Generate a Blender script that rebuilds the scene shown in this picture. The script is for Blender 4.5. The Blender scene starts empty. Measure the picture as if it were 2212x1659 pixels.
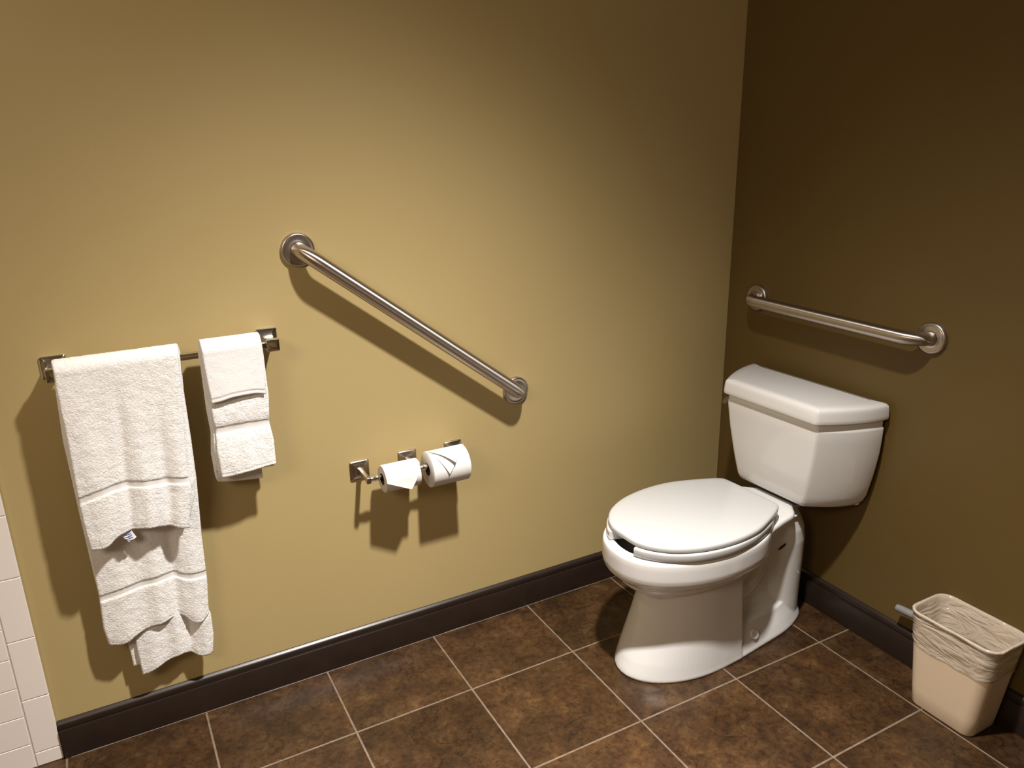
import bpy, bmesh, math, random
from mathutils import Vector, Matrix, noise
from math import radians, pi, cos, sin, sqrt

SC = bpy.context.scene
COL = SC.collection
random.seed(4)

# ------------------------------------------------------------------ helpers
def tag(o, label=None, cat=None, group=None, kind=None):
    if label: o['label'] = label
    if cat: o['category'] = cat
    if group: o['group'] = group
    if kind: o['kind'] = kind
    return o

def empty(name, loc=(0, 0, 0), rz=0.0):
    o = bpy.data.objects.new(name, None)
    o.location = loc; o.rotation_euler = (0, 0, rz); o.empty_display_size = .05
    COL.objects.link(o)
    return o

def mesh_obj(name, bm, mat, parent=None, smooth=True, angle=35, recalc=True):
    if recalc: bmesh.ops.recalc_face_normals(bm, faces=bm.faces[:])
    me = bpy.data.meshes.new(name)
    bm.to_mesh(me); bm.free()
    if smooth:
        for p in me.polygons: p.use_smooth = True
        if angle is not None: me.set_sharp_from_angle(angle=radians(angle))
    if mat: me.materials.append(mat)
    o = bpy.data.objects.new(name, me)
    COL.objects.link(o)
    if parent: o.parent = parent
    return o

def struct(name, bm, mat, label=None, parent=None, **k):
    o = mesh_obj(name, bm, mat, parent, **k)
    if parent is None: o['kind'] = 'structure'
    return o

def box(bm, x0, x1, y0, y1, z0, z1, bev=0.0, seg=2):
    r = bmesh.ops.create_cube(bm, size=1.0)
    vs = r['verts']
    for v in vs:
        v.co = Vector(((x0+x1)/2+v.co.x*(x1-x0), (y0+y1)/2+v.co.y*(y1-y0), (z0+z1)/2+v.co.z*(z1-z0)))
    if bev > 0:
        es = list({e for v in vs for e in v.link_edges})
        bmesh.ops.bevel(bm, geom=es, offset=bev, segments=seg, profile=.5, affect='EDGES')

def loft(bm, secs, cap0=True, cap1=True, closed=True):
    rings = [[bm.verts.new(p) for p in s] for s in secs]
    n = len(rings[0])
    for a, b in zip(rings[:-1], rings[1:]):
        for i in range(n if closed else n-1):
            j = (i+1) % n
            bm.faces.new((a[i], a[j], b[j], b[i]))
    if cap0: bm.faces.new(rings[0][::-1])
    if cap1: bm.faces.new(rings[-1])
    return rings

def fillet(poly, rad, seg=6):
    out = []; n = len(poly)
    for i in range(n):
        p = Vector(poly[i]); a = Vector(poly[i-1]); b = Vector(poly[(i+1) % n]); r = rad[i]
        if r is None: out.append(p); continue
        da = (a-p).normalized(); db = (b-p).normalized()
        ang = da.angle(db)
        t = min(r/math.tan(ang/2), (a-p).length*.49, (b-p).length*.49)
        r = t*math.tan(ang/2)
        c = p + (da+db).normalized()*(r/math.sin(ang/2))
        s0 = p+da*t-c; s1 = p+db*t-c
        for k in range(seg+1):
            f = k/seg; th = s0.angle(s1)
            v = s0*(sin((1-f)*th)/sin(th)) + s1*(sin(f*th)/sin(th))
            out.append(c+v)
    return out

def catmull(pts, n=8, closed=True):
    out = []; m = len(pts)
    rng = range(m) if closed else range(m-1)
    for i in rng:
        if closed: p0, p1, p2, p3 = pts[i-1], pts[i], pts[(i+1) % m], pts[(i+2) % m]
        else: p0, p1, p2, p3 = pts[max(i-1, 0)], pts[i], pts[i+1], pts[min(i+2, m-1)]
        p0, p1, p2, p3 = map(Vector, (p0, p1, p2, p3))
        for k in range(n):
            t = k/n
            out.append(.5*((2*p1)+(p2-p0)*t+(2*p0-5*p1+4*p2-p3)*t*t+(3*p1-p0-3*p2+p3)*t**3))
    if not closed: out.append(Vector(pts[-1]))
    return out

def inset2(ol, d):
    """shift a 2D outline inwards by d along its normals"""
    n = len(ol); out = []
    area = sum(ol[i][0]*ol[(i+1) % n][1]-ol[(i+1) % n][0]*ol[i][1] for i in range(n))
    sg = 1 if area > 0 else -1
    for i in range(n):
        t = Vector(ol[(i+1) % n])-Vector(ol[i-1])
        if t.length < 1e-9: t = Vector((1, 0))
        t.normalize()
        out.append(Vector(ol[i])+Vector((-t.y, t.x))*d*sg)
    return out

def inset3(ol, d, lim=.010):
    """inset along the normals up to lim, then shrink towards the middle"""
    if d <= lim: return inset2(ol, d)
    o = inset2(ol, lim); c = Vector((sum(p[0] for p in o)/len(o), sum(p[1] for p in o)/len(o)))
    w = max(abs(p[1]-c.y) for p in o); k = 1-(d-lim)/w
    return [c+(p-c)*k for p in o]

def interp(tab, x):
    if x <= tab[0][0]: return tab[0][1]
    for (a, b), (c, d) in zip(tab[:-1], tab[1:]):
        if x <= c: return b+(d-b)*(x-a)/(c-a)
    return tab[-1][1]

def tube(bm, path, r, n=20, caps=True):
    path = [Vector(p) for p in path]
    rings = []; prev = None
    for i, p in enumerate(path):
        t = (path[min(i+1, len(path)-1)]-path[max(i-1, 0)]).normalized()
        if prev is None:
            u = t.orthogonal().normalized()
        else:
            u = (prev - t*prev.dot(t)).normalized()
        prev = u; w = t.cross(u)
        rr = r[i] if isinstance(r, (list, tuple)) else r
        rings.append([p+(u*cos(2*pi*k/n)+w*sin(2*pi*k/n))*rr for k in range(n)])
    loft(bm, rings, caps, caps)

def revolve(bm, prof, M, n=40):
    """prof: (r, h) from start to end, revolved about local z, matrix M"""
    rings = [[M @ Vector((max(r, 1e-5)*cos(2*pi*k/n), max(r, 1e-5)*sin(2*pi*k/n), h)) for k in range(n)] for r, h in prof]
    loft(bm, rings, True, True)

# ------------------------------------------------------------------ materials
class NT:
    def __init__(s, name):
        s.m = bpy.data.materials.new(name); s.m.use_nodes = True
        s.t = s.m.node_tree; s.b = s.t.nodes['Principled BSDF']; s.o = s.t.nodes['Material Output']
    def n(s, ty, **k):
        nd = s.t.nodes.new(ty)
        for a, v in k.items():
            if a.startswith('_'): setattr(nd, a[1:], v)
            else: nd.inputs[a.replace('__', ' ')].default_value = v
        return nd
    def l(s, a, b): s.t.links.new(a, b)
    def obj(s, scale=(1, 1, 1), world=False):
        mp = s.n('ShaderNodeMapping'); mp.inputs['Scale'].default_value = scale
        if world:
            g = s.n('ShaderNodeNewGeometry'); s.l(g.outputs['Position'], mp.inputs['Vector'])
        else:
            tc = s.n('ShaderNodeTexCoord'); s.l(tc.outputs['Object'], mp.inputs['Vector'])
        return mp.outputs['Vector']
    def noise(s, vec, scale, detail=3, rough=.5, dist=0.0):
        nd = s.n('ShaderNodeTexNoise'); nd.inputs['Scale'].default_value = scale
        nd.inputs['Detail'].default_value = detail; nd.inputs['Roughness'].default_value = rough
        nd.inputs['Distortion'].default_value = dist
        s.l(vec, nd.inputs['Vector']); return nd.outputs['Fac']
    def ramp(s, fac, stops):
        nd = s.n('ShaderNodeValToRGB'); e = nd.color_ramp.elements
        while len(e) < len(stops): e.new(.5)
        for i, (p, c) in enumerate(stops):
            e[i].position = p; e[i].color = (*c, 1) if len(c) == 3 else c
        s.l(fac, nd.inputs['Fac']); return nd.outputs['Color']
    def mix(s, fac, a, b, mode='MIX'):
        nd = s.n('ShaderNodeMix', _data_type='RGBA', _blend_type=mode)
        for sock, v in ((nd.inputs[0], fac), (nd.inputs[6], a), (nd.inputs[7], b)):
            if hasattr(v, 'links'): s.l(v, sock)
            elif isinstance(v, (tuple, list)): sock.default_value = (*v, 1)
            else: sock.default_value = v
        return nd.outputs[2]
    def math(s, op, a, b=None, c=None, clamp=False):
        nd = s.n('ShaderNodeMath', _operation=op, _use_clamp=clamp)
        for i, v in enumerate((a, b, c)):
            if v is None: continue
            if hasattr(v, 'links'): s.l(v, nd.inputs[i])
            else: nd.inputs[i].default_value = v
        return nd.outputs[0]
    def bump(s, h, strength, dist, prev=None):
        nd = s.n('ShaderNodeBump'); nd.inputs['Strength'].default_value = strength; nd.inputs['Distance'].default_value = dist
        s.l(h, nd.inputs['Height'])
        if prev: s.l(prev, nd.inputs['Normal'])
        return nd.outputs['Normal']
    def set(s, **k):
        for a, v in k.items():
            sock = s.b.inputs[a.replace('__', ' ')]
            if hasattr(v, 'links'): s.l(v, sock)
            elif isinstance(v, tuple): sock.default_value = (*v, 1)
            else: sock.default_value = v
        return s.m

def paint(name, c1, c2, rough):
    t = NT(name); v = t.obj(world=True)
    f = t.noise(v, 2.2, 3)
    col = t.mix(t.ramp(f, [(.3, (0, 0, 0)), (.7, (1, 1, 1))]), c1, c2)
    nrm = t.bump(t.noise(v, 420, 2), .12, .0006, None)
    nrm = t.bump(t.noise(v, 60, 3), .06, .001, nrm)
    return t.set(Base__Color=col, Roughness=rough, Normal=nrm, Specular__IOR__Level=.35)

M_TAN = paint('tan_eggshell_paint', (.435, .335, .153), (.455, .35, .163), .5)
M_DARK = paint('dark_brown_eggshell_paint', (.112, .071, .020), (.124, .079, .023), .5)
M_CEIL = paint('ceiling_white_paint', (.55, .50, .42), (.57, .52, .44), .8)

def m_floor():
    t = NT('brown_stone_tile')
    S, gx, gy = .332, -.4305*.332, -.8745*.332
    geo = t.n('ShaderNodeNewGeometry'); sep = t.n('ShaderNodeSeparateXYZ'); t.l(geo.outputs['Position'], sep.inputs[0])
    def edge(sock, off):
        u = t.math('DIVIDE', t.math('SUBTRACT', sock, off), S)
        cell = t.math('FLOOR', u)
        f = t.math('SUBTRACT', u, cell)
        d = t.math('MULTIPLY', t.math('MINIMUM', f, t.math('SUBTRACT', 1.0, f)), S)
        return d, cell
    dx, cx = edge(sep.outputs['X'], gx); dy, cy = edge(sep.outputs['Y'], gy)
    d = t.math('MINIMUM', dx, dy)
    mr = t.n('ShaderNodeMapRange', _interpolation_type='SMOOTHSTEP'); t.l(d, mr.inputs['Value'])
    mr.inputs['From Min'].default_value = .0018; mr.inputs['From Max'].default_value = .0032
    tile = mr.outputs['Result']                                   # 0 grout .. 1 tile
    cmb = t.n('ShaderNodeCombineXYZ'); t.l(cx, cmb.inputs[0]); t.l(cy, cmb.inputs[1])
    wn = t.n('ShaderNodeTexWhiteNoise', _noise_dimensions='3D'); t.l(cmb.outputs[0], wn.inputs['Vector'])
    sc = t.n('ShaderNodeVectorMath', _operation='MULTIPLY_ADD'); t.l(wn.outputs['Color'], sc.inputs[0])
    sc.inputs[1].default_value = (9, 9, 9); t.l(geo.outputs['Position'], sc.inputs[2])
    v = sc.outputs[0]
    big = t.noise(v, 4.5, 4, .6, .6); mid = t.noise(v, 17, 8, .72, .5); fine = t.noise(v, 70, 5, .7, .4)
    base = t.ramp(mid, [(.30, (.021, .0098, .0038)), (.46, (.041, .0205, .0082)), (.56, (.054, .0285, .0118)), (.72, (.088, .050, .023))])
    warm = t.ramp(big, [(.35, (.72, .68, .64)), (.5, (1, .98, .97)), (.68, (1.42, 1.32, 1.22))])
    col = t.mix(1.0, base, warm, 'MULTIPLY')
    spk = t.ramp(fine, [(.33, (.55, .5, .48)), (.5, (1, 1, 1)), (.66, (1.22, 1.22, 1.2))])
    col = t.mix(1.0, col, spk, 'MULTIPLY')
    vr = t.n('ShaderNodeTexVoronoi', _feature='DISTANCE_TO_EDGE'); vr.inputs['Scale'].default_value = 14
    wv = t.n('ShaderNodeVectorMath', _operation='MULTIPLY_ADD'); nz = t.n('ShaderNodeTexNoise'); nz.inputs['Scale'].default_value = 12; nz.inputs['Detail'].default_value = 5
    t.l(v, nz.inputs['Vector']); t.l(nz.outputs['Color'], wv.inputs[0]); wv.inputs[1].default_value = (.12, .12, .12); t.l(v, wv.inputs[2])
    t.l(wv.outputs[0], vr.inputs['Vector'])
    vein = t.ramp(vr.outputs['Distance'], [(.0, (.45, .4, .38)), (.035, (1, 1, 1))])
    veinm = t.ramp(t.noise(v, 6, 2), [(.5, (0, 0, 0)), (.62, (1, 1, 1))])
    col = t.mix(t.math('MULTIPLY', veinm, .8), col, t.mix(1.0, col, vein, 'MULTIPLY'))
    pt = t.n('ShaderNodeHueSaturation'); t.l(col, pt.inputs['Color'])
    t.l(t.math('ADD', .88, t.math('MULTIPLY', wn.outputs['Value'], .24)), pt.inputs['Value'])
    grout = t.ramp(t.noise(geo.outputs['Position'], 60, 3), [(.3, (.125, .09, .062)), (.7, (.19, .14, .10))])
    col = t.mix(tile, grout, pt.outputs['Color'])
    rough = t.mix(tile, (.8, .8, .8), t.ramp(mid, [(.3, (.42, .42, .42)), (.7, (.26, .26, .26))]))
    nrm = t.bump(tile, .5, .0012)
    nrm = t.bump(mid, .35, .0016, nrm)
    nrm = t.bump(fine, .2, .0005, nrm)
    return t.set(Base__Color=col, Roughness=rough, Normal=nrm, Specular__IOR__Level=.35)
M_FLOOR = m_floor()

def m_base():
    t = NT('dark_espresso_baseboard'); v = t.obj(world=True)
    f = t.noise(v, 25, 4)
    return t.set(Base__Color=t.mix(f, (.014, .0085, .006), (.024, .014, .010)), Roughness=.33,
                 Normal=t.bump(t.noise(v, 180, 3), .08, .0005), Specular__IOR__Level=.5)
M_BASE = m_base()

def m_ceramic(name, col, rough, bump=.02):
    t = NT(name); v = t.obj()
    f = t.noise(v, 3, 2)
    return t.set(Base__Color=t.mix(f, col, tuple(c*.985 for c in col)), Roughness=rough, Coat__Weight=.35, Coat__Roughness=.04,
                 Normal=t.bump(t.noise(v, 14, 2), bump, .002), Specular__IOR__Level=.5)
M_CER = m_ceramic('white_vitreous_china', (.70, .69, .68), .10)
M_SEAT = m_ceramic('white_seat_plastic', (.49, .49, .485), .24, .01)
M_TILE = m_ceramic('white_glazed_wall_tile', (.86, .79, .745), .25, .02)
def plain(name, c, rough, metal=0.0, nscale=80, namp=.1, **k):
    t = NT(name); v = t.obj()
    f = t.noise(v, nscale, 3)
    col = t.mix(f, tuple(x*(1-namp) for x in c), tuple(min(1, x*(1+namp)) for x in c))
    return t.set(Base__Color=col, Roughness=rough, Metallic=metal, **k)
M_GROUT = plain('wall_tile_grout', (.62, .56, .50), .8)
M_BLACK = plain('black_rubber', (.012, .011, .010), .6)
M_CHROME = plain('polished_chrome', (.70, .69, .68), .15, 1.0, 8, .02)
M_GREYR = plain('grey_rubber', (.21, .20, .205), .45)
M_PAPER = plain('tissue_paper', (.70, .685, .66), .95, 0, 300, .02)
M_CARD = plain('brown_cardboard_core', (.10, .06, .035), .9)
M_BIN = plain('beige_plastic', (.66, .52, .37), .38, 0, 30, .02)
M_TAGW = plain('white_woven_tag', (.8, .8, .84), .7)
M_TAGB = plain('blue_print', (.06, .07, .30), .7)

def m_brushed(name, c, rough, axis, sc0=900, aniso=.9):
    t = NT(name)
    sc = [14, 14, 14]; sc[axis] = sc0
    v = t.obj(tuple(sc))
    tg = t.n('ShaderNodeTangent', _direction_type='RADIAL', _axis='X'); t.l(tg.outputs[0], t.b.inputs['Tangent'])
    t.b.inputs['Anisotropic'].default_value = aniso; t.b.inputs['Anisotropic Rotation'].default_value = .25
    f = t.noise(v, 1.0, 4, .6)
    g = t.noise(t.obj(), 900, 2)
    col = t.mix(f, tuple(x*.78 for x in c), tuple(x*1.12 for x in c))
    col = t.mix(t.ramp(g, [(.42, (0, 0, 0)), (.62, (.5, .5, .5))]), col, tuple(min(1, x*1.35) for x in c))
    return t.set(Base__Color=col, Metallic=1.0, Roughness=t.math('ADD', rough-.06, t.math('MULTIPLY', f, .12)),
                 Normal=t.bump(f, .12, .0004))
M_STEEL = m_brushed('satin_stainless_steel', (.56, .515, .48), .36, 0)
M_STEELR = plain('satin_stainless_flange', (.52, .475, .44), .33, 1.0, 300, .05)
M_NICK = plain('brushed_nickel', (.46, .405, .355), .27, 1.0, 400, .06)

def m_terry():
    t = NT('white_terry_cloth'); v = t.obj()
    at = t.n('ShaderNodeAttribute', _attribute_name='band')
    keep = t.math('SUBTRACT', 1.0, at.outputs['Fac'])
    vo = t.n('ShaderNodeTexVoronoi'); vo.inputs['Scale'].default_value = 300; vo.inputs['Randomness'].default_value = 1
    t.l(v, vo.inputs['Vector'])
    h1 = t.math('MULTIPLY', t.math('SUBTRACT', 1.0, vo.outputs['Distance']), keep)
    h2 = t.math('MULTIPLY', t.noise(v, 150, 5, .7, .8), keep)
    h = t.math('ADD', t.math('MULTIPLY', h1, .4), t.math('MULTIPLY', h2, 1.5))
    col = t.mix(t.ramp(t.noise(v, 230, 3, .6), [(.3, (0, 0, 0)), (.7, (1, 1, 1))]), (.84, .82, .80), (.93, .915, .905))
    col = t.mix(at.outputs['Fac'], col, (.76, .74, .72))
    nrm = t.bump(h, .55, .0035)
    return t.set(Base__Color=col, Roughness=1.0, Normal=nrm, Specular__IOR__Level=.1, Sheen__Weight=.15, Sheen__Roughness=.5)
M_TERRY = m_terry()
def m_wash():
    t = NT('fine_white_terry'); v = t.obj()
    at = t.n('ShaderNodeAttribute', _attribute_name='band')
    keep = t.math('SUBTRACT', 1.0, t.math('MULTIPLY', at.outputs['Fac'], .6))
    h = t.math('MULTIPLY', t.noise(v, 480, 3, .6), keep)
    return t.set(Base__Color=(.80, .79, .785), Roughness=1.0, Normal=t.bump(h, .5, .002), Specular__IOR__Level=.1, Sheen__Weight=.1)
M_WASH = m_wash()

def m_liner():
    t = NT('translucent_bag_film'); v = t.obj((1, 1.0, 3.2)); v.node.inputs['Rotation'].default_value = (radians(24), 0, 0)
    f = t.noise(v, 7, 3, .5, 2.2); g = t.noise(t.obj(), 45, 3)
    nrm = t.bump(f, .9, .014); nrm = t.bump(g, .2, .002, nrm)
    t.set(Base__Color=(.70, .63, .54), Roughness=.10, Normal=nrm, Specular__IOR__Level=1.0, Coat__Weight=.8, Coat__Roughness=.08)
    tr = t.n('ShaderNodeBsdfTransparent'); tr.inputs[0].default_value = (.95, .92, .88, 1)
    mx = t.n('ShaderNodeMixShader'); mx.inputs[0].default_value = .5
    t.l(tr.outputs[0], mx.inputs[1]); t.l(t.b.outputs[0], mx.inputs[2]); t.l(mx.outputs[0], t.o.inputs['Surface'])
    return t.m
M_LINER = m_liner()

# ------------------------------------------------------------------ the room
H = 2.45
XL, YB = -3.4, -3.0
def slab(x0, x1, y0, y1, z0, z1):
    bm = bmesh.new(); box(bm, x0, x1, y0, y1, z0, z1); return bm
struct('floor', slab(XL-.1, .1, YB-.1, .1, -.1, 0), M_FLOOR, smooth=False)
struct('wall_left', slab(XL-.1, .1, 0, .1, 0, H), M_TAN, smooth=False)
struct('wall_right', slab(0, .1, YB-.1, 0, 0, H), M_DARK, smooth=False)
struct('wall_back', slab(XL-.1, .1, YB-.1, YB, 0, H), M_TAN, smooth=False)
struct('wall_far', slab(XL-.1, XL, YB, 0, 0, H), M_TAN, smooth=False)
struct('ceiling', slab(XL-.1, .1, YB-.1, .1, H, H+.1), M_CEIL, smooth=False)

# baseboards with a stepped, rounded top moulding
BH = .1057
prof = [(0, 0), (.0150, 0), (.0150, .079), (.0138, .0815), (.0112, .0822), (.0112, .0845), (.0122, .0862), (.0122, .0955),
        (.0112, .0985), (.0088, .1015), (.0055, .1040), (.0030, BH), (0, BH)]
bm = bmesh.new()
loft(bm, [[Vector((x, -d, z)) for d, z in prof] for x in (-2.139, -.0005)])
struct('baseboard_left', bm, M_BASE, angle=30)
bm = bmesh.new()
loft(bm, [[Vector((-d, y, z)) for d, z in prof] for y in (YB+.001, -.0155)])
struct('baseboard_right', bm, M_BASE, angle=30)
# thin caulk line under the left baseboard
bm = bmesh.new()
n = 160; rings = []
for i in range(n+1):
    x = -2.125+i*(2.06/n)
    w = .0012+.0020*max(0, noise.noise(Vector((x*9, 3, 0))))
    rings.append([Vector((x, -.0148, 0)), Vector((x, -.0150-w, 0)), Vector((x, -.0150-w*.5, w*.6)), Vector((x, -.0148, w*.9))])
loft(bm, rings)
struct('trim_1', bm, plain('baseboard_caulk', (.11, .085, .065), .6))

# white wall tile at the left edge of the towel wall: a bullnose column and running courses
TX = -2.141
bm = bmesh.new()
zs = [0.0, .040, .194, .358, .520, .677]
while zs[-1] < 2.2: zs.append(zs[-1]+.16)
for a, b in zip(zs[:-1], zs[1:]):
    box(bm, TX-.057, TX, -.0095, -.001, a+.0008, b-.0008, .0016, 2)
z = -.010
zf = [0.0, .070]
while zf[-1] < 2.2: zf.append(zf[-1]+.0815)
k = 0
for a, b in zip(zf[:-1], zf[1:]):
    x = TX-.0585
    w = .155 if k % 2 else .078
    while x > XL+.002:
        x1 = max(x-w, XL+.001)
        box(bm, x1, x-.0016, -.0095, -.001, a+.0008, b-.0008, .0012, 1)
        x -= w; w = .155
    k += 1
struct('wall_tile', bm, M_TILE, smooth=False)
bm = bmesh.new(); box(bm, XL+.001, TX-.001, -.0078, -.0002, 0, zf[-1]); struct('wall_grout', bm, M_GROUT, smooth=False)

# ------------------------------------------------------------------ grab bars
def grab_bar(name, p0, p1, nrm, label, R=.0190, off=.058, bend=.052):
    p0 = Vector(p0); p1 = Vector(p1); nrm = Vector(nrm); d = (p1-p0).normalized()
    L = (p1-p0).length
    # own frame: x along the bar, z out of the wall
    root = empty(name, p0)
    zax = nrm; xax = d; yax = zax.cross(xax)
    Mx = Matrix((xax, yax, zax)).transposed()
    root.rotation_euler = Mx.to_euler()
    def arc(cx, sgn):
        return [Vector((cx+sgn*(-bend*cos(a)), 0, off-bend+bend*sin(a))) for a in [pi/2*k/12 for k in range(13)]]
    path = [Vector((0, 0, .008)), Vector((0, 0, off-bend))] + arc(bend, 1)[1:]
    path += [Vector((bend+(L-2*bend)*k/6, 0, off)) for k in range(1, 6)]
    path += list(reversed(arc(L-bend, -1)))[:-1] + [Vector((L, 0, off-bend)), Vector((L, 0, .008))]
    bm = bmesh.new(); tube(bm, path, R, 36)
    mesh_obj('bar', bm, M_STEEL, root, angle=50)
    for cx in (0, L):
        bm = bmesh.new()
        revolve(bm, [(.0415, .0005), (.0415, .006), (.0405, .0092), (.0385, .0112), (.0360, .0118), (.0345, .0112), (.0325, .0108), (.0240, .0108), (.0225, .0115), (.0195, .0118), (.019, .006)],
                Matrix.Translation((cx, 0, 0)), 64)
        mesh_obj('flange', bm, M_STEELR, root, angle=50)
    tag(root, label, 'grab bar')
grab_bar('grab_bar', (-1.4283, 0, 1.2114), (-.8288, 0, .7433), (0, -1, 0), 'long brushed steel grab bar mounted diagonally on the tan wall')
grab_bar('grab_bar', (0, -.1348, .9510), (0, -.7430, .9485), (-1, 0, 0), 'short brushed steel grab bar mounted level on the dark brown wall above the toilet tank', R=.0185)

# ------------------------------------------------------------------ square plates shared by towel bar and paper holder
def square_plate(name, cx, cz, s, parent, mat, th=.010):
    bm = bmesh.new()
    def ring(h, y, r):
        return [Vector((cx+p.x, y, cz+p.y)) for p in fillet([(-h, -h), (h, -h), (h, h), (-h, h)], [r]*4, 4)]
    secs = [ring(s/2, -.0005, .004), ring(s/2, -.0040, .004), ring(s/2-.0015, -.0055, .004), ring(s/2-.0045, -.0062, .004),
            ring(s/2-.008, -.0080, .003), ring(s/2-.014, -th, .003)]
    loft(bm, secs)
    return mesh_obj(name, bm, mat, parent, angle=25)

# towel bar
TBZ, TBY = 1.0, -.070
root = empty('towel_bar', (0, 0, 0))
tag(root, 'square chrome towel bar on the tan wall holding the white towels', 'towel bar')
for cx in (-1.989, -1.527):
    square_plate('mounting_plate', cx, TBZ, .052, root, M_CHROME)
    bm = bmesh.new()
    def rg(h, y, dz=0): return [Vector((cx+p.x, y, TBZ+dz+p.y)) for p in fillet([(-h, -h), (h, -h), (h, h), (-h, h)], [.0025]*4, 3)]
    loft(bm, [rg(.0165, -.006), rg(.0125, -.020), rg(.0118, -.040), rg(.0125, -.052), rg(.0145, -.058), rg(.0150, -.079), rg(.0140, -.0815), rg(.009, -.083)])
    mesh_obj('post', bm, M_CHROME, root, angle=25)
bm = bmesh.new(); box(bm, -1.985, -1.531, TBY-.0072, TBY+.0072, TBZ-.0072, TBZ+.0072, .0012, 2)
mesh_obj('bar', bm, M_CHROME, root, angle=30)

# ------------------------------------------------------------------ towels
def sweep_towel(bm, band, cfg):
    """one folded cloth swept from the front hem over the bar to the back hem"""
    NS, NT_ = cfg.get('ns', 90), cfg.get('nt', 150)
    th = cfg['th']; yf, yb, zc = cfg['yf'], cfg['yb'], cfg['zc']
    yc = (yf+yb)/2; r = (yb-yf)/2
    seed = cfg.get('seed', 0)
    tot_f = zc-cfg['zfront'](.5); tot_b = zc-cfg['zback'](.5) if cfg.get('zback') else 0
    arc = pi*r if cfg.get('zback') else 0
    total = tot_f+arc+tot_b
    outer = []; inner = []
    for j in range(NT_+1):
        t = j/NT_*total; ro = []; ri = []
        for i in range(NS+1):
            s = i/NS
            if t <= tot_f:
                f = t/tot_f; zz = cfg['zfront'](s)+(zc-cfg['zfront'](s))*f
                x = cfg['fl'](zz)*(1-s)+cfg['fr'](zz)*s
                fold = cfg['fold'](s, zz) if cfg.get('fold') else 0
                p = Vector((x, yf+fold, zz)); nr = Vector((0, -1, 0)); hem = (zz-cfg['zfront'](s))
                bd = cfg['bandf'](s, zz) if cfg.get('bandf') else 0
            elif t <= tot_f+arc:
                a = (t-tot_f)/arc*pi
                zz = zc+r*sin(a)
                xf = cfg['fl'](zc)*(1-s)+cfg['fr'](zc)*s; xb = cfg['bl'](zc)*(1-s)+cfg['br'](zc)*s
                x = xf+(xb-xf)*a/pi
                p = Vector((x, yc-r*cos(a), zz)); nr = Vector((0, -cos(a), sin(a))); hem = 1; bd = 0
            else:
                f = (t-tot_f-arc)/tot_b; zz = zc+(cfg['zback'](s)-zc)*f
                x = cfg['bl'](zz)*(1-s)+cfg['br'](zz)*s
                fold = cfg['foldb'](s, zz) if cfg.get('foldb') else 0
                p = Vector((x, yb+fold, zz)); nr = Vector((0, 1, 0)); hem = (zz-cfg['zback'](s))
                bd = cfg['bandb'](s, zz) if cfg.get('bandb') else 0
            W = abs(cfg['fr'](zz)-cfg['fl'](zz))
            de = min(s, 1-s)*W
            e = min(1, sqrt(max(0, 1-(1-min(1, de/(th*.55)))**2)))
            hm = min(1, sqrt(max(0, 1-(1-min(1, hem/(th*.45)))**2)))
            stitch = 1-.25*math.exp(-((hem-.009)/.0022)**2)
            if hem < .010: stitch -= .20*(.5+.5*sin(x*2*pi/.0062))
            e = max(.04, min(e, max(.05, hm)))
            tt = th*.5*e*(1-.38*bd)*stitch
            nz = noise.fractal(Vector((x*55+seed, zz*55, seed*1.7)), 1, 2, 4)
            nz2 = noise.noise(Vector((x*260+seed, zz*260, 4)))
            amp = (.0008*nz+.00065*nz2)*(1-bd)*min(1, e*1.3)*cfg.get('fuzz', 1)
            jx = .0007*noise.noise(Vector((zz*230, seed+s*5, 1)))*(1 if de < .004 else 0)
            ro.append((p+nr*(tt+amp)+Vector((jx, 0, 0)), bd)); ri.append((p-nr*(tt+amp)+Vector((jx, 0, 0)), bd))
        outer.append(ro); inner.append(ri)
    V = []
    for L in (outer, inner):
        g = []
        for row in L:
            rr = []
            for p, bd in row:
                v = bm.verts.new(p); v[band] = bd; rr.append(v)
            g.append(rr)
        V.append(g)
    A, B = V; n, m = NT_, NS
    for j in range(n):
        for i in range(m):
            bm.faces.new((A[j][i], A[j][i+1], A[j+1][i+1], A[j+1][i]))
            bm.faces.new((B[j][i], B[j+1][i], B[j+1][i+1], B[j][i+1]))
        bm.faces.new((A[j][0], A[j+1][0], B[j+1][0], B[j][0]))
        bm.faces.new((A[j][m], B[j][m], B[j+1][m], A[j+1][m]))
    for i in range(m):
        bm.faces.new((A[0][i], B[0][i], B[0][i+1], A[0][i+1]))
        bm.faces.new((A[n][i], A[n][i+1], B[n][i+1], B[n][i]))

def tabz(pts):            # x as a function of z
    t = sorted((z, x) for x, z in pts); return lambda z: interp(t, z)
def tabs(pts):            # z as a function of s
    return lambda s: interp(pts, s)
def smooth_tab(pts):
    pts3 = catmull([(a, b) for a, b in pts], 6, False)
    t = [(p.x, p.y) for p in pts3]
    return lambda s: interp(t, s)
def hem_s(pts):
    x0, x1 = pts[0][0], pts[-1][0]
    return smooth_tab([((x-x0)/(x1-x0), z) for x, z in pts])
def bandfn(pts, w):
    f = smooth_tab(pts)
    def g(s, z):
        d = (f(s)-z)/w                    # 0 at the upper edge .. 1 at the lower edge
        if d < -.15 or d > 1.15: return 0
        return min(1, min((d+.15)/.2, (1.15-d)/.2))
    return g
def ridge(s, z, c, w, amp):
    return amp*math.exp(-((s-c)/w)**2)

def towel_obj(name, cfgs, mat):
    bm = bmesh.new(); band = bm.verts.layers.float.new('band')
    for c in cfgs: sweep_towel(bm, band, c)
    return mesh_obj(name, bm, mat, None, angle=None)

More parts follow.
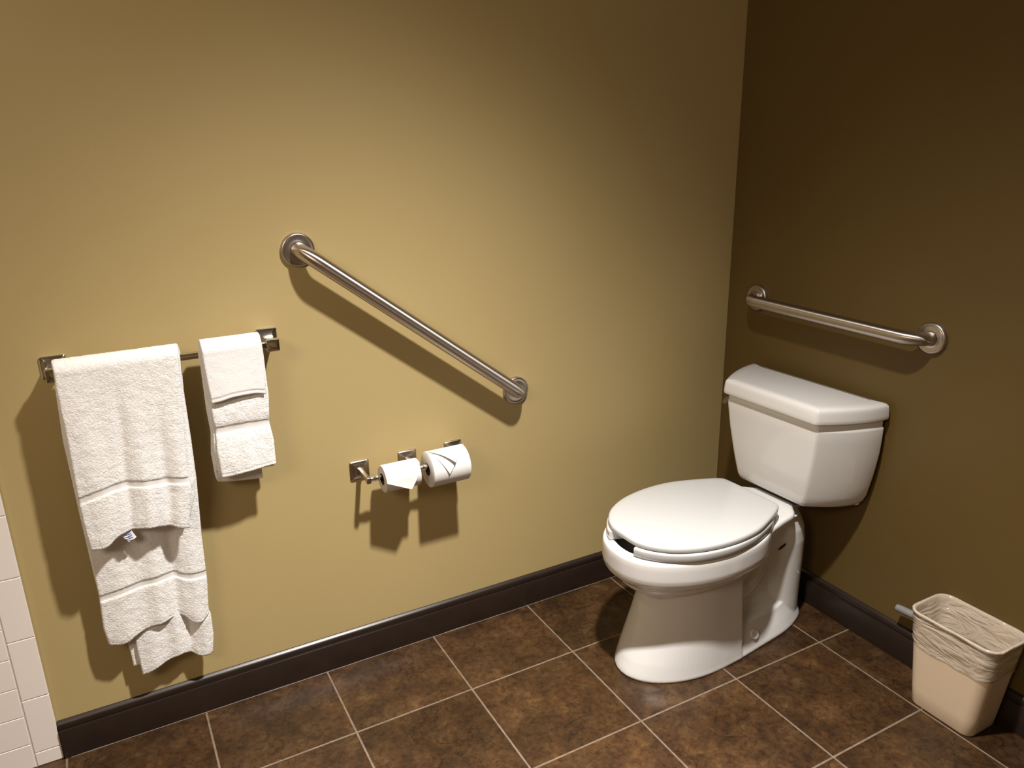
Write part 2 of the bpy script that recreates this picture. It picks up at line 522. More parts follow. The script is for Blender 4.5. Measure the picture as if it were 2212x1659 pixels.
# --- bath towel
L1l = tabz([(-1.986, 1.02), (-1.989, .9739), (-1.9885, .8592), (-1.9905, .7397), (-1.9903, .6595), (-1.9862, .5891)])
L1r = tabz([(-1.7385, 1.0335), (-1.7425, .9777), (-1.7455, .9228), (-1.754, .81), (-1.7600, .7308), (-1.757, .6844), (-1.7743, .5887)])
L1h = hem_s([(-1.9862, .5851), (-1.9532, .5865), (-1.9282, .6040), (-1.8972, .6110), (-1.8522, .6088), (-1.8144, .5972), (-1.7768, .5857)])
LBr = tabz([(-1.7342, 1.0284), (-1.7405, .9271), (-1.7405, .8037), (-1.7440, .707), (-1.7520, .66), (-1.7680, .6119)])
L2l = tabz([(-1.9898, 1.0194), (-1.9985, .8427), (-1.9975, .7644), (-1.9964, .6526), (-1.9944, .5495), (-1.992, .4471), (-1.9967, .355), (-1.9922, .3072)])
L2r = tabz([(-1.7307, 1.0176), (-1.7365, .9138), (-1.7371, .7875), (-1.739, .6883), (-1.745, .5807), (-1.7476, .5365), (-1.7511, .4111), (-1.7586, .3292)])
L2h = hem_s([(-1.9922, .3072), (-1.9818, .3021), (-1.9574, .2998), (-1.9237, .3158), (-1.8939, .3241), (-1.8646, .3273), (-1.8347, .3319), (-1.815, .3238), (-1.7999, .3048), (-1.7793, .3004), (-1.7601, .3173)])
def f1(s, z):
    k = min(1, max(0, (1.0-z)/.18)); k2 = min(1, max(0, (.98-z)/.35))
    return k*(ridge(s, z, .16, .13, -.007)+ridge(s, z, .47-.12*(1-z), .045, .006)+ridge(s, z, .60, .07, -.008*k2)+ridge(s, z, .78+.05*(1-z), .05, .010*k2)
              + ridge(s, z, .93, .08, -.004)+.002*noise.noise(Vector((s*6, z*9, 2))))
def fb(s, z):
    k2 = min(1, max(0, (.95-z)/.5))
    return k2*(ridge(s, z, .20, .14, -.008)+ridge(s, z, .52, .08, -.007)+ridge(s, z, .70, .05, .009)+ridge(s, z, .88, .08, -.006))
zc = 1.006
bandA = bandfn([(0, .7176), (.2, .7300), (.41, .7351), (.7, .7270), (1, .7174)], .0150)
bandB = bandfn([(0, .4423), (.2, .4510), (.42, .4560), (.66, .4577), (.82, .4440), (1, .4395)], .0150)
cfg_out = dict(th=.0090, yf=-.0935, yb=-.0485, zc=zc, zfront=L1h, zback=L2h, fl=L1l, fr=L1r, bl=L2l, br=L2r,
               fold=f1, foldb=fb, bandf=bandA, bandb=bandB, ns=110, nt=330, seed=1)
# inner folded sheet of the front drop: its rounded fold shows along the right side
cfg_in = dict(th=.0075, yf=-.0845, yb=-.0565, zc=zc-.001, zfront=lambda s: .612, zback=lambda s: .66,
              fl=lambda z: L1l(z)+.003, fr=LBr, bl=lambda z: L2l(z)+.004, br=lambda z: L2r(z)-.014,
              fold=lambda s, z: f1(s, z)*.75, foldb=lambda s, z: fb(s, z)*.6+.0005, ns=70, nt=150, seed=5)
# the longer back fold that hangs below everything else
L3l = tabz([(-1.955, .9), (-1.950, .40), (-1.9349, .3069), (-1.9358, .2597), (-1.9336, .1897)])
L3r = tabz([(-1.735, .95), (-1.7579, .3232), (-1.7548, .3124), (-1.7563, .2485), (-1.7640, .2000)])
L3h = hem_s([(-1.9336, .1887), (-1.9126, .1935), (-1.872, .2094), (-1.8323, .2165), (-1.80, .1985), (-1.7799, .1950), (-1.7655, .1985)])
cfg_3 = dict(th=.0070, yf=-.0395, yb=0, zc=.94, zfront=L3h, fl=L3l, fr=L3r, fold=lambda s, z: fb(s, z)*.8-ridge(s, z, 1, .16, .006)*min(1, max(0, (.5-z)/.2)), ns=70, nt=200, seed=9)
cfg_4 = dict(th=.0060, yf=-.0300, yb=0, zc=.60, zfront=lambda s: .214+.0*s, fl=lambda z: -1.962+.012*min(1, (.6-z)/.38), fr=lambda z: -1.90, ns=24, nt=100, seed=12)
tw = towel_obj('bath_towel', [cfg_out, cfg_in, cfg_3, cfg_4], M_TERRY)
tag(tw, 'large white bath towel folded over the towel bar, hanging almost to the baseboard', 'towel')
# care tag peeping out below the front hem
def sheet(bm, pts_grid, th):
    """thin closed sheet from a grid of (pos, normal)"""
    A = [[bm.verts.new(p+n_*th/2) for p, n_ in row] for row in pts_grid]
    B = [[bm.verts.new(p-n_*th/2) for p, n_ in row] for row in pts_grid]
    n, m = len(A)-1, len(A[0])-1
    for j in range(n):
        for i in range(m):
            bm.faces.new((A[j][i], A[j][i+1], A[j+1][i+1], A[j+1][i])); bm.faces.new((B[j][i], B[j+1][i], B[j+1][i+1], B[j][i+1]))
        bm.faces.new((A[j][0], A[j+1][0], B[j+1][0], B[j][0])); bm.faces.new((A[j][m], B[j][m], B[j+1][m], A[j+1][m]))
    for i in range(m):
        bm.faces.new((A[0][i], B[0][i], B[0][i+1], A[0][i+1])); bm.faces.new((A[n][i], A[n][i+1], B[n][i+1], B[n][i]))
def quad_sheet(bm, c, th, nrm, nu=6, nv=4, wob=0.0):
    g = []
    for j in range(nv+1):
        row = []
        for i in range(nu+1):
            u, v = i/nu, j/nv
            p = Vector(c[0])*(1-u)*(1-v)+Vector(c[1])*u*(1-v)+Vector(c[2])*u*v+Vector(c[3])*(1-u)*v
            p = p+Vector(nrm)*wob*sin(u*7+v*3)
            row.append((p, Vector(nrm)))
        g.append(row)
    sheet(bm, g, th)
bm = bmesh.new()
quad_sheet(bm, [(-1.9235, -.086, .606), (-1.898, -.086, .612), (-1.890, -.087, .590), (-1.907, -.090, .584)], .0008, (0, -1, 0), wob=.0015)
ct = mesh_obj('care_tag', bm, M_TAGW, tw); tag(ct, 'white care tag with blue print')
bm = bmesh.new()
for k in range(3):
    quad_sheet(bm, [(-1.916+.002*k, -.0925, .6025-.005*k), (-1.900+.001*k, -.0925, .6055-.005*k), (-1.900+.001*k, -.0925, .6035-.005*k), (-1.916+.002*k, -.0925, .6005-.005*k)], .0005, (0, -1, 0), 2, 1)
mesh_obj('care_print', bm, M_TAGB, ct)

# --- hand towel
Hl = tabz([(-1.6929, 1.0278), (-1.691, .9668), (-1.6890, .9032), (-1.6863, .8394), (-1.6840, .8142), (-1.6885, .7608), (-1.6856, .6972)])
Hr = tabz([(-1.554, 1.0133), (-1.5535, .9443), (-1.5530, .881), (-1.5590, .8143), (-1.5535, .7641), (-1.5552, .7004)])
HBl = tabz([(-1.6928, 1.0143), (-1.6936, .9316), (-1.6945, .8595), (-1.6920, .803), (-1.6985, .7465), (-1.6964, .6857), (-1.690, .66)])
Hh = smooth_tab([(0, .6935), (.15, .6925), (.35, .6955), (.65, .6985), (1, .7010)])
bH = bandfn([(0, .8216), (.5, .8225), (1, .8197)], .0175)
def fh(s, z):
    pinch = math.exp(-((z-.812)/.02)**2)
    low = min(1, max(0, (.80-z)/.06))
    return .004*pinch-.005*low*math.exp(-((s-.5)/.35)**2)+.0022*noise.noise(Vector((s*5, z*14, 7)))
ch = dict(th=.0080, yf=-.0880, yb=-.0520, zc=zc, zfront=Hh, zback=smooth_tab([(0, .672), (.15, .6665), (.8, .6575), (1, .657)]), fl=Hl, fr=Hr, bl=HBl, br=lambda z: -1.5850 if z < .7 else -1.560,
          fold=fh, bandf=bH, ns=70, nt=230, seed=21)
ch2 = dict(th=.0065, yf=-.0800, yb=-.0600, zc=zc-.001, zfront=lambda s: .6950, zback=lambda s: .70, fl=lambda z: Hl(z)-.0045, fr=lambda z: Hr(z)-.004, bl=lambda z: HBl(z)+.003, br=lambda z: -1.566,
           fold=lambda s, z: fh(s, z)*.8, ns=50, nt=120, seed=23)
ht = towel_obj('hand_towel', [ch, ch2], M_TERRY)
tag(ht, 'narrow white terry hand towel on the right of the towel bar, under the washcloth', 'towel')
# --- washcloth
Wl = tabz([(-1.6892, 1.035), (-1.6904, .9969), (-1.6883, .9366), (-1.6853, .8896)])
Wr = tabz([(-1.5613, 1.0323), (-1.5560, 1.0135), (-1.5572, .9477), (-1.5621, .8858)])
Wh = hem_s([(-1.6853, .8866), (-1.6636, .8890), (-1.6349, .8942), (-1.5892, .8941), (-1.5629, .8883)])
cw = dict(th=.0050, yf=-.0965, yb=-.0435, zc=zc, zfront=Wh, zback=lambda s: .90, fl=Wl, fr=Wr, bl=Wl, br=Wr,
          fold=lambda s, z: -.006*max(0, (1.0-z)/.11)*math.exp(-((s-.35)/.5)**2), ns=60, nt=120, seed=31, fuzz=.4,
          bandf=lambda s, z: 1 if z-Wh(s) < .012 else 0)
wc = towel_obj('washcloth', [cw], M_WASH)
tag(wc, 'small white folded washcloth draped on top of the hand towel', 'washcloth')

# ------------------------------------------------------------------ paper holder
root = empty('toilet_paper_holder', (0, 0, 0))
tag(root, 'double brushed nickel paper holder with three square mounts on the tan wall', 'paper holder')
PZ, PY = .598, -.075
for cx in (-1.321, -1.181, -1.040):
    square_plate('mounting_plate', cx, PZ, .054, root, M_NICK, .011)
    bm = bmesh.new()
    def rg(hx, hz, y, z): return [Vector((cx+p.x, y, z+p.y)) for p in fillet([(-hx, -hz), (hx, -hz), (hx, hz), (-hx, hz)], [.0015]*4, 3)]
    loft(bm, [rg(.0095, .0100, -.009, PZ), rg(.0062, .0072, -.022, PZ), rg(.0058, .0070, -.066, PZ-.001), rg(.0060, .0085, -.072, PZ-.002), rg(.0060, .0085, -.0835, PZ-.002), rg(.005, .0075, -.085, PZ-.002)])
    mesh_obj('arm', bm, M_NICK, root, angle=25)
for x0, x1 in ((-1.3155, -1.1865), (-1.1755, -1.0455)):
    bm = bmesh.new()
    Mx = Matrix.Translation((x0, PY, PZ-.002)) @ Matrix.Rotation(pi/2, 4, 'Y')
    Ls = x1-x0
    revolve(bm, [(.0068, 0), (.0068, .012), (.0078, .0135), (.0078, .026), (.0070, .028), (.0062, .030), (.0062, Ls-.030), (.0078, Ls-.026), (.0078, Ls-.0135), (.0068, Ls-.012), (.0068, Ls)], Mx, 28)
    mesh_obj('roller', bm, M_CHROME, root, angle=40)

def paper_roll(cx0, cx1, R, zc_, label, core_r):
    root = empty('toilet_paper_roll', ((cx0+cx1)/2, PY, zc_))
    tag(root, label, 'toilet paper', 'toilet paper rolls')
    w = (cx1-cx0)/2; rc = core_r
    bm = bmesh.new()
    n = 72
    prof_ = [(rc, -w), (R-.0015, -w), (R, -w+.0012), (R, w-.0012), (R-.0015, w), (rc, w)]
    rings = [[Vector((h, -r*sin(2*pi*k/n), r*cos(2*pi*k/n))) for k in range(n)] for r, h in prof_]
    loft(bm, rings+[rings[0]], False, False)
    bmesh.ops.remove_doubles(bm, verts=bm.verts[:], dist=1e-6)
    mesh_obj('paper', bm, M_PAPER, root, angle=40)
    bm = bmesh.new()
    prof_ = [(rc-.0012, -w+.0005), (rc-.0001, -w+.0005), (rc-.0001, w-.0005), (rc-.0012, w-.0005)]
    rings = [[Vector((h, -r*sin(2*pi*k/n), r*cos(2*pi*k/n))) for k in range(n)] for r, h in prof_]
    loft(bm, rings+[rings[0]], False, False)
    bmesh.ops.remove_doubles(bm, verts=bm.verts[:], dist=1e-6)
    mesh_obj('cardboard_core', bm, M_CARD, root, angle=40)
    return root
# roll 1 : half used, loose triangular end hanging off the front
r1c = (-1.282-1.181)/2
r1 = paper_roll(-1.282, -1.181, .0370, .5885, 'smaller half-used toilet paper roll on the left, its end folded to a hanging triangle', .0170)
bm = bmesh.new(); g = []
NU, NV = 24, 60
zc_ = .5885; R_ = .0378
def lower(x):        # lowest z of the hanging flap at world x
    return interp([(-1.2825, .592), (-1.2150, .5605), (-1.1990, .584), (-1.1815, .620)], x)
for j in range(NV+1):
    row = []
    for i in range(NU+1):
        x = -1.2822+(.1014)*i/NU
        zl = lower(x)
        # arc length along top -> front -> straight down
        Lend = (R_*pi/2+(zc_-zl)) if zl < zc_ else R_*math.acos(min(1, (zl-zc_)/R_))
        s = -.012+(Lend+.012)*j/NV
        if s <= R_*pi/2:
            a = s/R_; p = Vector((x-r1c, -R_*sin(a), R_*cos(a))); nn = Vector((0, -sin(a), cos(a)))
        else:
            d_ = s-R_*pi/2; p = Vector((x-r1c, -R_-.10*d_, -d_)); nn = Vector((0, -1, 0))
        lift = .0035*(j/NV)**3
        row.append((p+nn*(.0004+lift), nn))
    g.append(row)
sheet(bm, g, .0005)
mesh_obj('folded_end', bm, M_PAPER, r1, angle=60)
# roll 2 : full, end folded like an envelope
r2c = (-1.150-1.0375)/2
r2 = paper_roll(-1.150, -1.0375, .0505, .5865, 'larger full toilet paper roll on the right, its end folded like an envelope', .0186)
def cyl_tri(bm, left, right, tip, R, h0, h1, th=.0006):
    """triangle on the cylinder surface: left/right/tip are (x, phi in degrees)"""
    g = []; N = 26
    for j in range(N+1):
        v = j/N; row = []
        for i in range(N+1):
            u = i/N
            xa = left[0]+(tip[0]-left[0])*v; xb = right[0]+(tip[0]-right[0])*v
            pa = left[1]+(tip[1]-left[1])*v; pb = right[1]+(tip[1]-right[1])*v
            x = xa+(xb-xa)*u; ph = radians(pa+(pb-pa)*u)
            nn = Vector((0, -sin(ph), cos(ph)))
            row.append((Vector((x-r2c, 0, 0))+nn*(R+h0+(h1-h0)*v**1.6), nn))
        g.append(row)
    sheet(bm, g, th)
bm = bmesh.new(); cyl_tri(bm, (-1.1495, 6), (-1.0385, 6), (-1.1061, 92), .0505, .0005, .0045)
mesh_obj('folded_end', bm, M_PAPER, r2, angle=60)
bm = bmesh.new(); cyl_tri(bm, (-1.1495, 3), (-1.0385, 3), (-1.0885, 63), .0505, .0032, .0150)
mesh_obj('folded_end', bm, M_PAPER, r2, angle=60)

# ------------------------------------------------------------------ toilet
# local frame: +x forward from the wall, +y towards the camera's right, z up
TH = radians(2.5)
toilet = empty('toilet', (0, -.41, 0), 0)
toilet.rotation_euler = (0, 0, 0)
Mt = Matrix(((-cos(TH), sin(TH), 0), (-sin(TH), -cos(TH), 0), (0, 0, 1)))
toilet.rotation_euler = Mt.to_euler()
tag(toilet, 'white two-piece toilet with closed lid in the corner by the dark brown wall', 'toilet')

def tank_outline(ab, af, wf, wb, am=.128, fm=.74, rf=.020, rm=.09, rb=.022, ins=0):
    c = Vector((ab+(af-ab)*.44, wb*.992)); p0 = Vector((af, wf)); p2 = Vector((ab, wb))
    side = [p0*(1-t)**2+c*2*t*(1-t)+p2*t*t for t in [k/14 for k in range(15)]]
    half = [Vector((af, 0))]+side; rad = [None, rf]+[None]*13+[rb]
    poly = half[1:]+[Vector((p.x, -p.y)) for p in half[1:][::-1]]
    ol = fillet([tuple(p) for p in poly], rad[1:]+rad[1:][::-1], 6)
    if ins: ol = inset3(ol, ins)
    return ol
AF = [(.42, .188), (.506, .198), (.60, .207), (.69, .215)]
WF = [(.42, .120), (.506, .140), (.60, .157), (.69, .167)]
WB = [(.415, .196), (.421, .201), (.458, .218), (.535, .234), (.61, .243), (.70, .245)]
bm = bmesh.new(); secs = []
for z, ins in [(.418, .030), (.4195, .018), (.4235, .0085), (.430, .003), (.440, 0), (.46, 0), (.49, 0), (.52, 0), (.56, 0), (.60, 0), (.64, 0), (.672, 0), (.6755, .0008), (.6785, .0035), (.684, .0045), (.6975, .0045)]:
    zz = max(z, .43)
    ol = tank_outline(.030, interp(AF, zz), interp(WF, zz), interp(WB, zz), ins=ins)
    secs.append([Vector((p.x, p.y, z)) for p in ol])
loft(bm, secs)
mesh_obj('tank', bm, M_CER, toilet, angle=40)
# lid of the tank
bm = bmesh.new(); secs = []
for z, ins in [(.6985, .004), (.7000, .0012), (.7025, 0), (.712, .0), (.728, .0018), (.7355, .0030), (.7395, .0050), (.7425, .0085), (.7445, .014), (.7458, .03), (.7466, .05)]:
    ol = tank_outline(.020, .2285, .171, .2490, am=.135, rf=.030, rb=.020, ins=ins)
    secs.append([Vector((p.x, p.y, z)) for p in ol])
loft(bm, secs)
mesh_obj('tank_lid', bm, M_CER, toilet, angle=40)
# black gasket between tank and bowl
bm = bmesh.new(); box(bm, .055, .165, -.080, .080, .4045, .4195, .003)
mesh_obj('gasket', bm, M_BLACK, toilet, angle=40)
# flush lever on the left flank of the tank
bm = bmesh.new()
revolve(bm, [(.012, -.03), (.012, .006), (.009, .010), (.005, .011)], Matrix.Translation((.150, -.188, .668)) @ Matrix.Rotation(pi/2, 4, 'X'), 24)
tube(bm, [(.150, -.196, .668), (.155, -.200, .668), (.172, -.199, .667), (.188, -.195, .664), (.201, -.189, .660)], [.005, .006, .006, .0065, .0070], 14)
lv = mesh_obj('flush_lever', bm, M_CHROME, toilet); tag(lv, 'small chrome flush lever')

def full(half):
    return half+[(a, -b) for a, b in half[::-1] if abs(b) > 1e-6]
egg_half = [(.776, 0), (.771, .040), (.750, .085), (.708, .126), (.640, .162), (.560, .183), (.475, .187), (.40, .176), (.345, .152), (.308, .115), (.290, .06), (.286, 0)]
egg = catmull(full(egg_half), 5)
bm = bmesh.new()
# bowl hull with an open inside
def lift(ol, z): return [Vector((p[0], p[1], z)) for p in ol]
outer = [(.185, .125), (.225, .105), (.255, .082), (.270, .063), (.280, .051), (.286, .0445), (.291, .0425), (.297, .0405), (.303, .0345), (.311, .0250), (.319, .0145), (.327, .0065), (.336, .0015), (.350, -.0008), (.368, -.001), (.385, -.001), (.396, -.0002), (.4015, .0012), (.4042, .0035), (.405, .0075)]
inner_ = [(.405, .028), (.4035, .031), (.398, .0335), (.36, .042), (.32, .062), (.27, .085), (.23, .110)]
secs = []
for z, d in outer+inner_:
    if d > .1:
        k = 1-d/.19
        c = Vector((.53, 0)); ol = [c+(Vector(p)-c)*k*1.02 for p in egg]
    else: ol = inset2(egg, d)
    secs.append(lift(ol, z))
loft(bm, secs)
# deck behind the bowl
deck_half = [(.42, .0), (.415, .12), (.36, .155), (.31, .142), (.26, .128), (.215, .119), (.200, .112), (.190, .098), (.180, .092), (.05, .092), (.045, .0)]
def deck(ins, z, k=1.0):
    pts = [(.40, .14), (.36, .152), (.31, .140), (.26, .128), (.215, .119), (.199, .110), (.188, .101), (.176, .086), (.155, .072), (.10, .060), (.07, .05)]
    pts = [(a, b*k) for a, b in pts]
    ol = catmull(pts, 4, False)
    ol = [(p.x, p.y) for p in ol]; ol = ol+[(a, -b) for a, b in ol[::-1]]
    return [Vector((p.x, p.y, z)) for p in inset2(ol, ins)]
loft(bm, [deck(.055, .300), deck(.050, .330), deck(.042, .350), deck(.030, .366), deck(.017, .378), deck(.006, .385), deck(.001, .389), deck(0, .394), deck(.0008, .400), deck(.004, .4035), deck(.008, .405)])
# front pedestal shell
def ped(nose, w, z, back=.405, edge=.470):
    c = .50; pts = [(back, w*.985), (edge, w)]
    N = 22
    for k in range(N+1):
        a = k/N*pi/2
        pts.append((c+(nose-c)*sin(a), w*cos(a)))
    pts = pts[:-1]+[(nose, 0)]
    ol = pts+[(a, -b) for a, b in pts[::-1][1:]]
    return [Vector((a, b, z)) for a, b in ol]
loft(bm, [ped(.738, .1405, 0), ped(.7415, .1425, .006), ped(.738, .141, .018), ped(.726, .1385, .05), ped(.704, .1345, .10), ped(.683, .1295, .15), ped(.664, .1255, .20), ped(.652, .1225, .24), ped(.645, .120, .275)])
# foot skirt
F = [(.52, .10), (.50, .132), (.465, .1405), (.40, .138), (.304, .129), (.22, .121), (.165, .110), (.115, .092), (.086, .075), (.066, .050), (.058, .02)]
Fo = [(p.x, p.y) for p in catmull(F, 5, False)]; Fo = Fo+[(a, -b) for a, b in Fo[::-1]]
def foot(ins, zf): return [Vector((p.x, p.y, zf(p.x))) for p in inset2(Fo, ins)]
topz = lambda a: interp([(.05, .098), (.12, .088), (.25, .080), (.40, .088), (.56, .098)], a)
loft(bm, [foot(.001, lambda a: 0), foot(-.001, lambda a: .006), foot(0, lambda a: .012), foot(.010, lambda a: .015+.35*(topz(a)-.015)), foot(.023, lambda a: .015+.8*(topz(a)-.015)), foot(.028, topz), foot(.031, lambda a: topz(a)+.001)])
# rear column
def circ(cx, rx, ry, z, n=48): return [Vector((cx+rx*cos(2*pi*k/n), ry*sin(2*pi*k/n), z)) for k in range(n)]
loft(bm, [circ(.150, .090, .092, 0), circ(.150, .090, .092, .10), circ(.150, .091, .094, .20), circ(.151, .091, .095, .28), circ(.155, .088, .092, .32), circ(.160, .080, .084, .35), circ(.165, .070, .075, .375), circ(.17, .06, .065, .392)])
# trapway core between column and pedestal
def core(w, z, a0=.14, a1=.46):
    return [Vector((p.x, p.y, z)) for p in fillet([(a0, -w), (a1, -w), (a1, w), (a0, w)], [.02]*4, 4)]
loft(bm, [core(.080, 0), core(.074, .09), core(.058, .125), core(.050, .22), core(.056, .29), core(.080, .345), core(.09, .375)])
for sg in (-1, 1):
    tube(bm, catmull([(.46, sg*.038, .225), (.415, sg*.040, .175), (.350, sg*.040, .155), (.290, sg*.040, .180), (.255, sg*.038, .240), (.245, sg*.034, .300)], 5, False), .030, 18)
ped_o = mesh_obj('bowl', bm, M_CER, toilet, angle=None)
md = ped_o.modifiers.new('weld', 'REMESH'); md.mode = 'VOXEL'; md.voxel_size = .0026; md.use_smooth_shade = True
md = ped_o.modifiers.new('soften', 'SMOOTH'); md.factor = .5; md.iterations = 9
# bolt cap on the foot
bm = bmesh.new()
Mb = Matrix.Translation((.342, .1235, .052)) @ Matrix.Rotation(radians(-70), 4, 'X')
revolve(bm, [(.0145, -.004), (.0145, .0018), (.0138, .0030), (.0120, .0034), (.0085, .0022), (.003, .0015)], Mb, 36)
mesh_obj('bolt_cap', bm, M_CER, toilet)

bm = bmesh.new(); tube(bm, [(.2105, .0745, .268), (.2065, .0785, .274), (.199, .0835, .284), (.194, .0855, .289)], [.0015, .0030, .0030, .0015], 12)
sl = mesh_obj('mounting_slot', bm, M_BLACK, toilet); tag(sl, 'small dark slot in the side of the base')

# seat ring with an open front and the lid
lid_half = [(.748, .0), (.748, .030), (.744, .056), (.725, .094), (.683, .136), (.612, .170), (.520, .185), (.430, .1785), (.352, .152), (.305, .131), (.280, .116), (.268, .100), (.266, .05), (.266, 0)]
lid_o = catmull(full(lid_half), 5)
bm = bmesh.new()
loft(bm, [lift(inset3(lid_o, d, .006), z) for z, d in [(.4335, .006), (.4335, .0025), (.4350, .0008), (.4375, 0), (.4430, .0), (.4465, .0010), (.4490, .0035), (.4505, .0080), (.4508, .020), (.4512, .045)]])
mesh_obj('seat_lid', bm, M_SEAT, toilet, angle=50)
# seat ring: swept horseshoe
so_half = [(.752, .056), (.738, .084), (.698, .129), (.632, .168), (.540, .188), (.450, .184), (.375, .163), (.322, .138), (.300, .10), (.296, 0)]
so = [Vector(p) for p in catmull(so_half, 6, False)]
path = so+[Vector((p.x, -p.y)) for p in so[::-1][1:]]
path[0] = Vector((.7535, .052)); path[-1] = Vector((.7535, -.052))
N = len(path); rings = []
for i, p in enumerate(path):
    t = (path[min(i+1, N-1)]-path[max(i-1, 0)]).normalized(); nn = Vector((-t.y, t.x))
    c = Vector((.53, 0))
    if (c-p).dot(nn) < 0: nn = -nn
    wdt = .062
    cs = [(0.0012, .4085), (.004, .4075), (wdt-.006, .4075), (wdt, .4120), (wdt, .4250), (wdt-.006, .4300), (.008, .4320), (.0028, .4314), (0.0006, .4292), (0, .4262), (0, .4105)]
    endk = 1.0
    rings.append([Vector((p.x+nn.x*w_, p.y+nn.y*w_, z_)) for w_, z_ in cs])
bm = bmesh.new(); loft(bm, rings)
md_o = mesh_obj('seat', bm, M_SEAT, toilet, angle=50)
bv = md_o.modifiers.new('bevel', 'BEVEL'); bv.width = .003; bv.segments = 3; bv.limit_method = 'ANGLE'; bv.angle_limit = radians(60)
for sg in (-1, 1):
    bm = bmesh.new(); box(bm, .255, .290, sg*.075-.02, sg*.075+.02, .4052, .434, .005, 3)
    mesh_obj('hinge', bm, M_SEAT, toilet, angle=40)

# ------------------------------------------------------------------ waste bin
BX, BY, BT = -.0775, -.9975, .275
bin_ = empty('waste_bin', (BX, BY, 0))
tag(bin_, 'beige rectangular plastic waste bin with a clear bag beside the dark brown wall', 'waste bin')
def rr(hx, hy, r, z, seg=10, f=None):
    ol = fillet([(-hx, -hy), (hx, -hy), (hx, hy), (-hx, hy)], [r]*4, seg)
    # add points on the straight sides
    out = []
    n = len(ol)
    for i in range(n):
        a, b = ol[i], ol[(i+1) % n]
        out.append(a)
        L = (b-a).length
        if L > .02:
            for k in range(1, 12): out.append(a+(b-a)*k/12)
    return [Vector((p.x, p.y, z if f is None else f(p, z))) for p in out]
def bd(z):  # half sizes at height z
    k = z/BT; return (.0610+.0100*k, .0850+.0290*k, .026+.006*k)
bm = bmesh.new(); secs = []
hx, hy, r = bd(0)
secs.append(rr(hx-.006, hy-.006, r-.006, .0)); secs.append(rr(hx-.002, hy-.002, r-.002, .0015)); secs.append(rr(hx, hy, r, .006))
for z in (.05, .10, .15, .20, .25, .265):
    hx, hy, r = bd(z); secs.append(rr(hx, hy, r, z))
hx, hy, r = bd(.27); secs += [rr(hx+.002, hy+.002, r+.002, .2665), rr(hx+.0035, hy+.0035, r+.003, .2685), rr(hx+.0038, hy+.0038, r+.003, .2735), rr(hx+.002, hy+.002, r+.002, .2750), rr(hx-.001, hy-.001, r, .2745)]
for z in (.26, .20, .10, .010):
    hx, hy, r = bd(z); secs.append(rr(hx-.0025, hy-.0025, r-.0025, z))
loft(bm, secs)
mesh_obj('bin_body', bm, M_BIN, bin_, angle=50)
# liner: over the rim, down outside and sagging inside
bm = bmesh.new(); secs = []
def wav(p, z, amp): return z+amp*noise.noise(Vector((p.x*22, p.y*22, z*5)))
def jit(ring, amp, sc, inward=0):
    out = []
    for p in ring:
        d = Vector((p.x, p.y, 0)).normalized()
        # creases running down and across the sides
        q = noise.noise(Vector((p.x*sc+p.z*14, p.y*sc, p.z*sc*1.8)))+.5*noise.noise(Vector((p.x*sc*2.3, p.y*sc*2.3+p.z*30, p.z*sc*3)))
        out.append(p+d*(amp*q+inward))
    return out
for z in [.178+.088*k/16 for k in range(17)]:
    hx, hy, r = bd(z); o_ = .0022+.0005*(z > .2)
    base_ = rr(hx+o_, hy+o_, r+o_, z, f=lambda p, zz: wav(p, zz, .010*(1-(zz-.178)/.09)))
    secs.append(jit(base_, .0012, 34, .0006))
hx, hy, r = bd(.27)
secs += [rr(hx+.0046, hy+.0046, r+.0035, .268), rr(hx+.0050, hy+.0050, r+.0035, .2745), rr(hx+.003, hy+.003, r+.0025, .2764), rr(hx-.001, hy-.001, r, .2760)]
for z, ins in [(.268, .004), (.258, .006), (.245, .008), (.23, .010), (.215, .012), (.20, .014), (.185, .016), (.17, .018), (.15, .020), (.13, .022), (.11, .024), (.09, .026), (.07, .028), (.05, .030), (.035, .034), (.026, .045)]:
    hx, hy, r = bd(z); a = min(.0055, (.276-z)*.12)
    secs.append(jit(rr(hx-ins, hy-ins, max(.006, r-ins*.6), z), a, 26))
loft(bm, secs, False, True)
ln = mesh_obj('bin_liner', bm, M_LINER, bin_, angle=None); tag(ln, 'wrinkled clear plastic bag')

# ------------------------------------------------------------------ grey stub low on the dark wall
bm = bmesh.new()
path = [(-.0004, -.872, .180), (-.012, -.870, .180), (-.026, -.862, .1795), (-.030, -.848, .1785), (-.030, -.790, .1735), (-.030, -.776, .1722), (-.030, -.7735, .172)]
tube(bm, path, [.0105, .0105, .0105, .0105, .0108, .0098, .0060], 24)
st = mesh_obj('door_stop', bm, M_GREYR, None)
tag(st, 'short grey cylindrical stop on the dark brown wall, half hidden behind the waste bin', 'door stop')

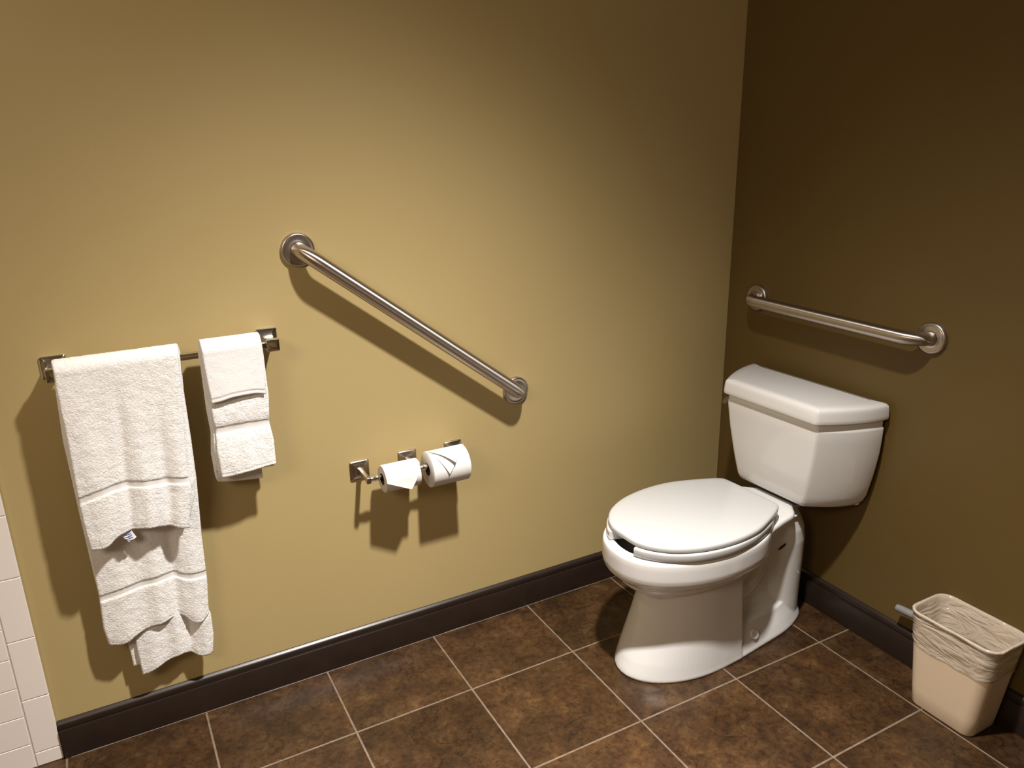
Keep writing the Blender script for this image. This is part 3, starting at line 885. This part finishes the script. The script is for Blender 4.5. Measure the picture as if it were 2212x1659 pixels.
# ------------------------------------------------------------------ lights
def can_light(loc, energy, n_pow, size, color, radius=.05, blend=1.0, tilt=(0, 0)):
    ld = bpy.data.lights.new('downlight', 'SPOT'); ld.energy = energy; ld.spot_size = radians(size); ld.spot_blend = blend
    ld.color = color; ld.shadow_soft_size = radius
    o = bpy.data.objects.new('ceiling_downlight', ld); o.location = loc; o.rotation_euler = (tilt[0], tilt[1], 0); COL.objects.link(o)
    if n_pow:
        ld.use_nodes = True; nt = ld.node_tree
        em = nt.nodes['Emission']
        tc = nt.nodes.new('ShaderNodeTexCoord'); sp = nt.nodes.new('ShaderNodeSeparateXYZ')
        nt.links.new(tc.outputs['Normal'], sp.inputs[0])
        ab = nt.nodes.new('ShaderNodeMath'); ab.operation = 'ABSOLUTE'; nt.links.new(sp.outputs['Z'], ab.inputs[0])
        pw = nt.nodes.new('ShaderNodeMath'); pw.operation = 'POWER'; nt.links.new(ab.outputs[0], pw.inputs[0]); pw.inputs[1].default_value = n_pow
        nt.links.new(pw.outputs[0], em.inputs['Strength'])
    return o
WARM = (1.0, .955, .90)
can_light((-1.08, -1.0, 2.40), 725, 4.6, 136, WARM, .045, tilt=(radians(-2), radians(7.5)))
ad = bpy.data.lights.new('vanity', 'AREA'); ad.shape = 'RECTANGLE'; ad.size = .9; ad.size_y = .5; ad.energy = 21; ad.color = (1.0, .84, .66)
ao = bpy.data.objects.new('vanity_light', ad); ao.location = (-3.1, -1.9, 2.15); COL.objects.link(ao)
ao.rotation_euler = (Vector((-1.9, 0, 1.5))-Vector(ao.location)).to_track_quat('-Z', 'Y').to_euler()
w = bpy.data.worlds.new('World'); SC.world = w; w.use_nodes = True
w.node_tree.nodes['Background'].inputs[0].default_value = (.05, .045, .04, 1); w.node_tree.nodes['Background'].inputs[1].default_value = .2

# ------------------------------------------------------------------ camera
cam = bpy.data.cameras.new('camera'); co = bpy.data.objects.new('camera', cam); COL.objects.link(co)
Fpx, yaw, pitch, roll = 1689.3646, 1.080507, -.312158, -.0207372
f = Vector((cos(yaw)*cos(pitch), sin(yaw)*cos(pitch), sin(pitch)))
r0 = f.cross(Vector((0, 0, 1))).normalized(); u0 = r0.cross(f)
rv = r0*cos(roll)+u0*sin(roll); uv = -r0*sin(roll)+u0*cos(roll)
co.matrix_world = Matrix.Translation((-1.879365, -1.951372, 1.476784)) @ Matrix((rv, uv, -f)).transposed().to_4x4()
cam.sensor_fit = 'HORIZONTAL'; cam.sensor_width = 36; cam.lens = Fpx/2212*36
cam.clip_start = .02
SC.camera = co
vs = SC.view_settings
vs.view_transform = 'Standard'; vs.look = 'None'; vs.gamma = 1; vs.exposure = 0; vs.use_curve_mapping = False
